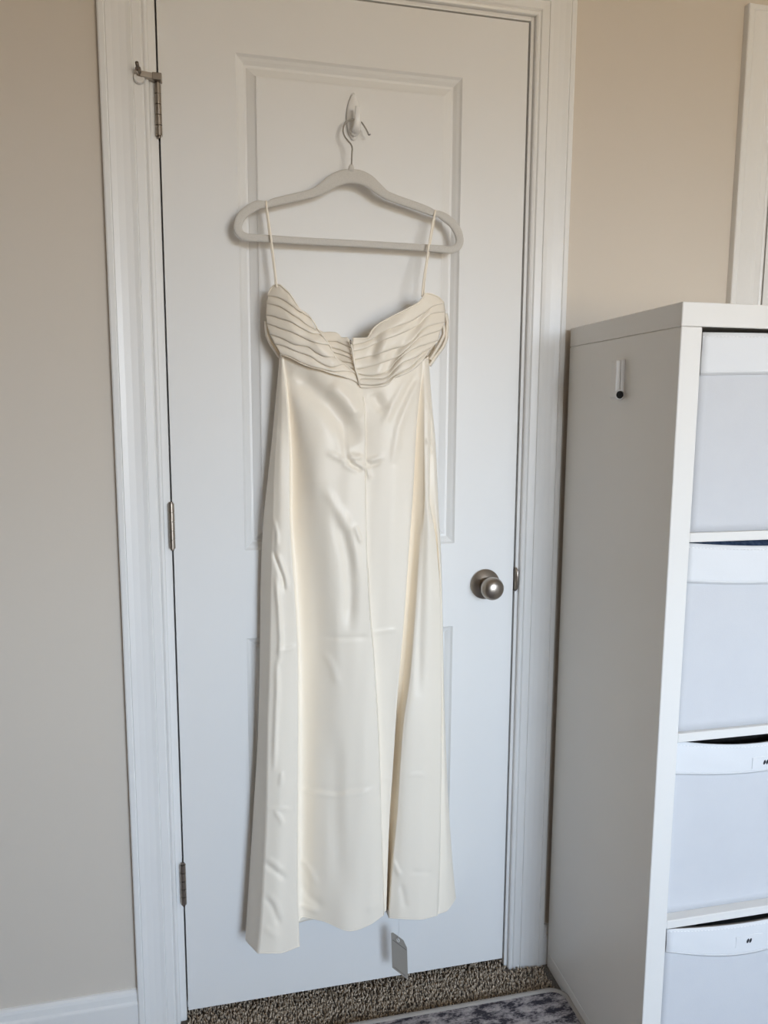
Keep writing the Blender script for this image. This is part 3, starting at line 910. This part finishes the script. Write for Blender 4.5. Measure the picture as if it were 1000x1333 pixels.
# folded side bands under the arms
def band(name, pts, wid, d0):
    n = 30
    c = resample(pts, n)
    tn = np.gradient(c[:, :2], axis=0)
    tn /= np.linalg.norm(tn, axis=1)[:, None]
    nr = np.stack([-tn[:, 1], tn[:, 0]], 1)
    rows = []
    for s in np.linspace(-1, 1, 7):
        U = c[:, 0] + nr[:, 0] * wid * s
        V_ = c[:, 1] + nr[:, 1] * wid * s
        D_ = c[:, 2] - 0.010 * s * s + d0
        rows.append(to_world(U, V_, D_) - D0)
    o = mesh(name, np.array(rows).reshape(-1, 3), grid_faces(7, n), M['satin'], dress, True)
    solid(o, 0.001, 0)
band('side_band', [(580, 408, .056), (582, 420, .056), (581.5, 436, .054), (577, 450, .052), (568, 463, .050), (559, 476, .046)], 2.4, 0.0)
band('side_band', [(577, 423, .062), (578, 433, .060), (573, 446, .058), (566, 458, .056), (560, 468, .052)], 2.6, 0.0)
band('side_band', [(347, 418, .044), (347.5, 432, .044), (352, 445, .046), (359, 456, .048), (365, 465, .050)], 2.6, 0.0)
# zip between the two back halves
zp = L5((830, 600), (842, 650), (852, 710), (864, 790), (880, 868), (900, 925), (918, 1010))
tube('zipper', [to_world(np.array(u), np.array(v), np.array(dd)) - D0 for (u, v), dd in zip(zp, (.0935, .0945, .0950, .0945, .0945, .0940, .0925))], 0.0018, M['satin'], dress, 8)
tube('zip_pull', [at(456.2, 442.5, .0960) - D0, at(456.6, 445, .0968) - D0, at(457.2, 448, .0965) - D0], [0.0012, 0.0018, 0.0010], M['nickel'], dress, 8)

# straps: each runs up over the hanger notch and down behind
def strap(front, back):
    pts = [at(*q) - D0 for q in front + back]
    tube('strap', catmull(pts, 6), [(0.0019, 0.0011)] * ((len(pts) - 1) * 6 + 1), M['satin'], dress, 8, up=None)
strap([(360.5, 374, .062), (358.5, 355, .058), (354, 318, .052), (349.5, 285, .049), (347.3, 270, .0478)],
      [(346.6, 261.6, .0400), (346.4, 270, .0318), (352.6, 318, .036), (358, 360, .038), (360, 392, .038)])
strap([(549.5, 386, .082), (551.5, 366, .075), (557.5, 325, .058), (563, 292, .049), (565.8, 280, .0478)],
      [(567, 273.8, .0400), (566.5, 281, .0318), (559, 325, .036), (552.5, 372, .038), (553, 398, .038)])

# hang tag on a clear loop below the hem
def tag_corner(u, v, z):
    r = ray(u, v); t = (z - CAM[2]) / r[2]
    return CAM + t * r
bl = at(510.8, 1259.5, 0.052)
br = tag_corner(531.3, 1275.6, bl[2])
tl = at(509.2, 1212.0, 0.052)
zt = tl[2]
ex = (br - bl); Wt = np.linalg.norm(ex); ex /= Wt
top_shift = np.array([tl[0] - bl[0], tl[1] - bl[1], 0])
Ht = zt - bl[2]
def TP(a, b, off=0.0):      # a across 0..1, b up 0..1
    nrm = np.array([ex[1], -ex[0], 0])
    if nrm[1] > 0: nrm = -nrm
    return bl + ex * Wt * a + np.array([0, 0, Ht * b]) + top_shift * b + nrm * off - D0
cut = 0.14
out = [(0, 0), (1, 0), (1, 1 - cut), (0.78, 1.0), (0.12, 1.0), (0, 1 - cut * 0.35)]
V = [TP(a, b, 0.0003) for a, b in out] + [TP(a, b, -0.0003) for a, b in out]
n = len(out)
F = [tuple(range(n)), tuple(range(2 * n - 1, n - 1, -1))] + [(i, n + i, n + (i + 1) % n, (i + 1) % n) for i in range(n)]
ht = mesh('hang_tag', V, F, M['card'], dress)
def tline(name, a0, a1, b0, b1, m):
    V = [TP(a0, b0, 0.0004), TP(a1, b0, 0.0004), TP(a1, b1, 0.0004), TP(a0, b1, 0.0004), TP(a0, b0, 0.0007), TP(a1, b0, 0.0007), TP(a1, b1, 0.0007), TP(a0, b1, 0.0007)]
    mesh(name, V, [(0, 1, 2, 3), (4, 5, 6, 7), (0, 1, 5, 4), (1, 2, 6, 5), (2, 3, 7, 6), (3, 0, 4, 7)], m, ht)
tline('printed_line', 0.10, 0.97, 0.785, 0.805, M['card_line'])
tline('printed_line', 0.16, 0.86, 0.060, 0.075, M['card_line'])
hole = TP(0.45, 0.90, 0.0005)
ring = [TP(0.45 + 0.07 * math.cos(a), 0.90 + 0.045 * math.sin(a), 0.0006) for a in np.linspace(0, 2 * math.pi, 16, endpoint=False)]
tube('eyelet', ring, 0.0009, M['plastic'], ht, 6, closed=True)
tube('tag_loop', [hole, (hole + at(519.8, 1194, .104) - D0) / 2 + np.array([0.0008, 0, 0]), at(519.8, 1194, .104) - D0], 0.00035, M['thread_clear'], dress, 6)

# ------------------------------------------------------------------ cube shelf unit
TH, XK, YK = -0.0079, 0.8157, -0.0173
DEP, WID, HGT, TK, CELL, SH = 0.39, 0.42, 1.464, 0.038, 0.335, 0.016
sh = empty('cube_shelf_unit', (XK, YK, 0), TH)
tag(sh, 'tall white laminate cube shelf unit holding fabric bins beside the door', 'shelf unit')
def sbox(name, *a, bv=0.0012):
    return box(name, *a, M['foil'], sh, bv, 1)
sbox('top_panel', 0, WID, -DEP, 0, HGT - TK, HGT)
sbox('bottom_panel', 0, WID, -DEP, 0, 0, TK - 0.0006)
sbox('side_panel', 0, TK, -DEP, 0, TK, HGT - TK - 0.0006)
sbox('side_panel', WID - TK, WID, -DEP, 0, TK, HGT - TK - 0.0006)
LV = [TK + k * (CELL + SH) for k in range(4)]          # floor of each cell
for k in range(1, 4):
    sbox('shelf', TK, WID - TK, -DEP, -0.002, LV[k] - SH, LV[k])

# white plastic holder on the side of the unit
hk = empty('cord_clip', (XK - 0.0002, YK - 0.205, 1.312), TH)
def capsule_bar(name, x0, x1, y0, y1, z0, z1, mat, r):
    return box(name, x0, x1, y0, y1, z0, z1, mat, hk, r, 4)
capsule_bar('clip_half', -0.0195, -0.0102, -0.020, 0.0, 0.004, 0.0715, M['plastic'], 0.0028)
capsule_bar('clip_half', -0.0096, 0.0, -0.020, 0.0, 0.004, 0.0735, M['plastic'], 0.0028)
lathe('clip_foot', [(0.0, -0.0005), (0.0090, -0.0005), (0.0098, 0.0010), (0.0098, 0.020), (0.0090, 0.0215), (0.0080, 0.0215), (0.0076, 0.0200), (0.0, 0.0200)], M['plastic'], hk, 28, '-y', (-0.0099, 0.0, 0.0095))
lathe('clip_bore', [(0.0, 0.0198), (0.0068, 0.0200), (0.0068, 0.0209), (0.0, 0.0209)], M['black'], hk, 24, '-y', (-0.0099, 0.0, 0.0095))
tag(hk, 'slim white plastic clip stuck on the side of the shelf unit', 'clip')

# fabric bins
def fabric_bin(k, front, top_l, sag, band_l, band_mid, label, lift=0.0, slack=0.0, mark=None):
    """k: cell from the bottom; front: distance of the front face behind the unit's back edge"""
    z0 = LV[k] + 0.0005
    xa, xb = TK + 0.002, WID - TK - 0.002
    w = xb - xa
    root = empty('fabric_bin', (XK, YK, 0), TH)
    # root sits at the unit's back left corner; move it to the base of the bin
    c, s = math.cos(TH), math.sin(TH)
    ox, oy = xa + w / 2, -0.02 - (front - 0.02) / 2
    root.location = (XK + ox * c - oy * s, YK + ox * s + oy * c, z0)
    tag(root, label, 'bin', 'white fabric bins in the shelf unit')
    h = top_l - z0
    nx, nz = 26, 22
    def top_at(f):          # f 0..1 across
        return h - sag * math.sin(math.pi * f) ** 1.0
    def bulge(f, g):
        return 0.0025 * math.sin(math.pi * f) * math.sin(math.pi * min(1, g * 1.05)) + slack * math.sin(math.pi * f) * (g ** 2)
    yf = -front - oy
    yb = -0.02 - oy
    # front, back and sides as thin board walls
    V = []
    for r in range(nz):
        g = r / (nz - 1)
        for i in range(nx):
            f = i / (nx - 1)
            zz = lift + (top_at(f) - lift) * g
            V.append((-w / 2 + w * f, yf - bulge(f, g), zz))
    o = mesh('front_panel', V, grid_faces(nz, nx), M['bin'], root, True); solid(o, 0.004, 1); o.modifiers[0].offset = -1
    V = [(x_, yb, z_) for z_ in (0.0, h) for x_ in (-w / 2, w / 2)]
    o = mesh('back_panel', V, [(0, 1, 3, 2)], M['bin'], root); solid(o, 0.003, 0)
    for sx in (-1, 1):
        V = [(sx * (w / 2 - 0.0015), yf + 0.004, lift), (sx * (w / 2 - 0.0015), yb, 0.0), (sx * (w / 2 - 0.0015), yb, h), (sx * (w / 2 - 0.0015), yf + 0.004, h)]
        o = mesh('side_panel', V, [(0, 1, 2, 3)], M['bin'], root); solid(o, 0.003, 0)
    box('bottom_panel', -w / 2 + 0.002, w / 2 - 0.002, yf + 0.006, yb - 0.002, 0.0, 0.004, M['bin'], root)
    # stitched band around the rim
    nb_ = 9
    V = []
    for r in range(nb_):
        q = r / (nb_ - 1)
        for i in range(nx):
            f = i / (nx - 1)
            zt_ = top_at(f) + 0.0015
            zb_ = (band_l - z0) + (band_mid - band_l) * math.sin(math.pi * f)
            zz = zb_ + (zt_ - zb_) * q
            g = min(1.0, max(0.0, (zz - lift) / (top_at(f) - lift)))
            puff = 0.0026 + 0.0010 * math.sin(q * math.pi) + 0.0007 * math.sin(f * 17 + q * 5 + k) * math.sin(q * math.pi)
            V.append((-w / 2 + w * f, yf - bulge(f, g) - puff, zz))
    bnd = mesh('rim_band', V, grid_faces(nb_, nx), M['bin_band'], root, True); solid(bnd, 0.002, -1)
    for q, rad in ((0.90, 0.0007), (0.06, 0.0009)):
        pts = []
        for i in range(nx):
            f = i / (nx - 1)
            zt_ = top_at(f) + 0.0015
            zb_ = (band_l - z0) + (band_mid - band_l) * math.sin(math.pi * f)
            zz = zb_ + (zt_ - zb_) * q
            g = min(1.0, max(0.0, (zz - lift) / (top_at(f) - lift)))
            puff = 0.0030 + 0.0010 * math.sin(q * math.pi) + 0.0007 * math.sin(f * 17 + q * 5 + k) * math.sin(q * math.pi)
            pts.append((-w / 2 + w * f, yf - bulge(f, g) - puff, zz))
        if q > 0.5:      # dashed stitches
            P_ = catmull(pts, 4)
            V, F = [], []
            for i in range(0, len(P_) - 1, 2):
                a, b = P_[i], P_[i + 1]
                for p_ in (a, b):
                    V += [p_ + np.array([0, 0, rad]), p_ + np.array([0, -rad, 0]), p_ + np.array([0, 0, -rad])]
                n0 = len(V) - 6
                F += [(n0, n0 + 3, n0 + 4, n0 + 1), (n0 + 1, n0 + 4, n0 + 5, n0 + 2)]
            so = mesh('stitching', V, F, M['thread'], bnd)
            so['kind'] = 'stuff'
        else:
            tube('band_piping', pts, rad, M['bin_band'], bnd, 6)
    if mark is not None:
        mx, mz = mark            # centre of the small printed mark, unit coordinates
        lx, lz = mx - ox, mz - z0
        f = (lx + w / 2) / w
        g = (lz - lift) / (top_at(f) - lift)
        yy = yf - bulge(f, g) - 0.0042
        lab = box('label_patch', lx - 0.028, lx + 0.028, yy, yy + 0.0016, lz - 0.011, lz + 0.011, M['bin_band'], bnd, 0.0006, 1)
        for sx in (-1, 1):
            V = [(lx + sx * 0.0028 + 0.0026 * math.cos(a) + 0.0010 * math.sin(a), yy - e, lz + 0.0046 * math.sin(a)) for e in (0.0002, -0.0002) for a in np.linspace(0, 2 * math.pi, 8, endpoint=False)]
            mesh('printed_character', V, [tuple(range(8))] + [(i, (i + 1) % 8, 8 + (i + 1) % 8, 8 + i) for i in range(8)], M['ink'], bnd)
    return root

fabric_bin(3, 0.386, 1.4160, -0.002, 1.3490, 1.3530, 'white fabric bin in the topmost cell of the shelf unit')
fabric_bin(2, 0.382, 1.0715, 0.0095, 1.0045, 0.9960, 'white fabric bin with blue cloth showing above its sagging rim')
fabric_bin(1, 0.371, 0.7185, 0.019, 0.6575, 0.6450, 'white fabric bin with dark cloth inside, second cell from the bottom', mark=(0.229, 0.6640), slack=0.002)
fabric_bin(0, 0.386, 0.3705, 0.010, 0.3270, 0.2980, 'white fabric bin in the lowest cell of the shelf unit', mark=(0.2087, 0.3266), slack=0.003)

# cloth in the bins
def cloth_pile(name, k, z_mid, mat, label, seed, amp=0.012):
    r_ = random.Random(seed)
    n = 34
    xa, xb, ya, yb_ = TK + 0.012, WID - TK - 0.012, -0.362, -0.05
    root_loc = ((xa + xb) / 2, (ya + yb_) / 2)
    ph = [(r_.uniform(8, 40), r_.uniform(8, 40), r_.uniform(0, 6)) for _ in range(6)]
    V = []
    for j in range(n):
        for i in range(n):
            fx, fy = i / (n - 1), j / (n - 1)
            e = min(1.0, 7 * min(fx, 1 - fx, fy, 1 - fy))
            zz = sum(math.sin(a * fx + b * fy + c) for a, b, c in ph) / 6 * amp
            V.append((xa + (xb - xa) * fx - root_loc[0], ya + (yb_ - ya) * fy - root_loc[1], (z_mid - LV[k] - 0.006) * (0.35 + 0.65 * e ** 0.5) + zz * e))
    m = len(V)
    F = grid_faces(n, n)
    ringi = list(range(n)) + [j * n + n - 1 for j in range(1, n)] + [(n - 1) * n + i for i in range(n - 2, -1, -1)] + [j * n for j in range(n - 2, 0, -1)]
    for i in ringi:
        V.append((V[i][0] * 0.97, V[i][1] * 0.97, 0.0))
    L_ = len(ringi)
    for a in range(L_):
        F.append((ringi[a], m + a, m + (a + 1) % L_, ringi[(a + 1) % L_]))
    F.append(tuple(m + a for a in range(L_)))
    o = mesh(name, V, F, mat, None, True)
    c, s = math.cos(TH), math.sin(TH)
    o.location = (XK + root_loc[0] * c - root_loc[1] * s, YK + root_loc[0] * s + root_loc[1] * c, LV[k] + 0.006)
    o.rotation_euler = (0, 0, TH)
    return tag(o, label, 'clothing')
cloth_pile('folded_clothing', 2, 1.060, M['blue'], 'navy blue cloth heaped inside the second bin from the top', 3, 0.008)
cloth_pile('folded_clothing', 1, 0.700, M['dark'], 'black cloth heaped inside the third bin from the top', 5)

# ------------------------------------------------------------------ rug
rx0, rx1, ry0, ry1, rad = -0.95, 0.812, -2.30, -0.102, 0.035
out = []
for (cx, cy, a0) in ((rx1 - rad, ry1 - rad, 0), (rx0 + rad, ry1 - rad, 90), (rx0 + rad, ry0 + rad, 180), (rx1 - rad, ry0 + rad, 270)):
    for k in range(9):
        a = math.radians(a0 + k * 90 / 8)
        out.append((cx + rad * math.cos(a), cy + rad * math.sin(a)))
n = len(out)
rug = empty('area_rug', ((rx0 + rx1) / 2, (ry0 + ry1) / 2, 0.004))
rl = np.array(rug.location)
V = [np.array((x, y, z)) - rl for z in (0.005, 0.0135) for x, y in out]
mesh('rug_pile', V, [tuple(range(n, 2 * n)), tuple(range(n))[::-1]] + [(i, (i + 1) % n, n + (i + 1) % n, n + i) for i in range(n)], M['rug'], rug)
tube('rug_binding', [np.array((x, y, 0.0115)) - rl for x, y in out], 0.0062, M['rug_edge'], rug, 10, closed=True, up=(0, 0, 1))
tag(rug, 'faded grey and charcoal rug with bound edge on the carpet', 'rug')

# ------------------------------------------------------------------ carpet pile near the door: short tufts
def carpet_pile():
    pitch = 0.0048
    xs = np.arange(-1.15, 0.84, pitch)
    ys = np.arange(-0.62, 0.10, pitch)
    X, Y = np.meshgrid(xs, ys)
    X = X.ravel() + rng.uniform(-.6, .6, X.size) * pitch
    Y = Y.ravel() + rng.uniform(-.6, .6, Y.size) * pitch
    keep = ~((X > 0.80) & (Y < -0.008)) & ~((Y < -0.112) & (X < 0.82) & (X > -0.93))
    keep &= (Y < -0.001) | ((X > 0.0) & (X < 0.71) & (Y < 0.10))
    keep &= ~((Y > -0.02) & ((X < -0.005) | (X > 0.712)))
    X, Y = X[keep], Y[keep]
    n = len(X)
    hgt = rng.uniform(0.006, 0.0125, n)
    wd = rng.uniform(0.0015, 0.0026, n)
    lean = rng.normal(0, 0.0026, (n, 2))
    a0 = rng.uniform(0, 6.28, n)
    V = np.zeros((n, 7, 3))
    for k in range(3):
        a = a0 + k * 2.0944
        V[:, k, 0] = X + wd * 0.7 * np.cos(a); V[:, k, 1] = Y + wd * 0.7 * np.sin(a); V[:, k, 2] = 0.0
        V[:, 3 + k, 0] = X + lean[:, 0] * 0.7 + wd * np.cos(a + .5); V[:, 3 + k, 1] = Y + lean[:, 1] * 0.7 + wd * np.sin(a + .5); V[:, 3 + k, 2] = hgt * 0.72
    V[:, 6, 0] = X + lean[:, 0]; V[:, 6, 1] = Y + lean[:, 1]; V[:, 6, 2] = hgt
    base = (np.arange(n) * 7)[:, None, None]
    tri = np.array([(0, 1, 3), (1, 4, 3), (1, 2, 4), (2, 5, 4), (2, 0, 5), (0, 3, 5), (3, 4, 6), (4, 5, 6), (5, 3, 6)])[None]
    F = (tri + base).reshape(-1, 3)
    me = bpy.data.meshes.new('carpet_pile')
    me.vertices.add(n * 7)
    me.vertices.foreach_set('co', V.reshape(-1))
    me.loops.add(F.size)
    me.loops.foreach_set('vertex_index', F.reshape(-1).astype(np.int32))
    me.polygons.add(len(F))
    me.polygons.foreach_set('loop_start', np.arange(0, F.size, 3, dtype=np.int32))
    me.polygons.foreach_set('loop_total', np.full(len(F), 3, dtype=np.int32))
    me.materials.append(M['carpet'])
    me.update()
    me.validate()
    o = link(bpy.data.objects.new('carpet_pile', me))
    return tag(o, 'short brown grey carpet pile in front of the door', 'carpet', kind='stuff')
carpet_pile()
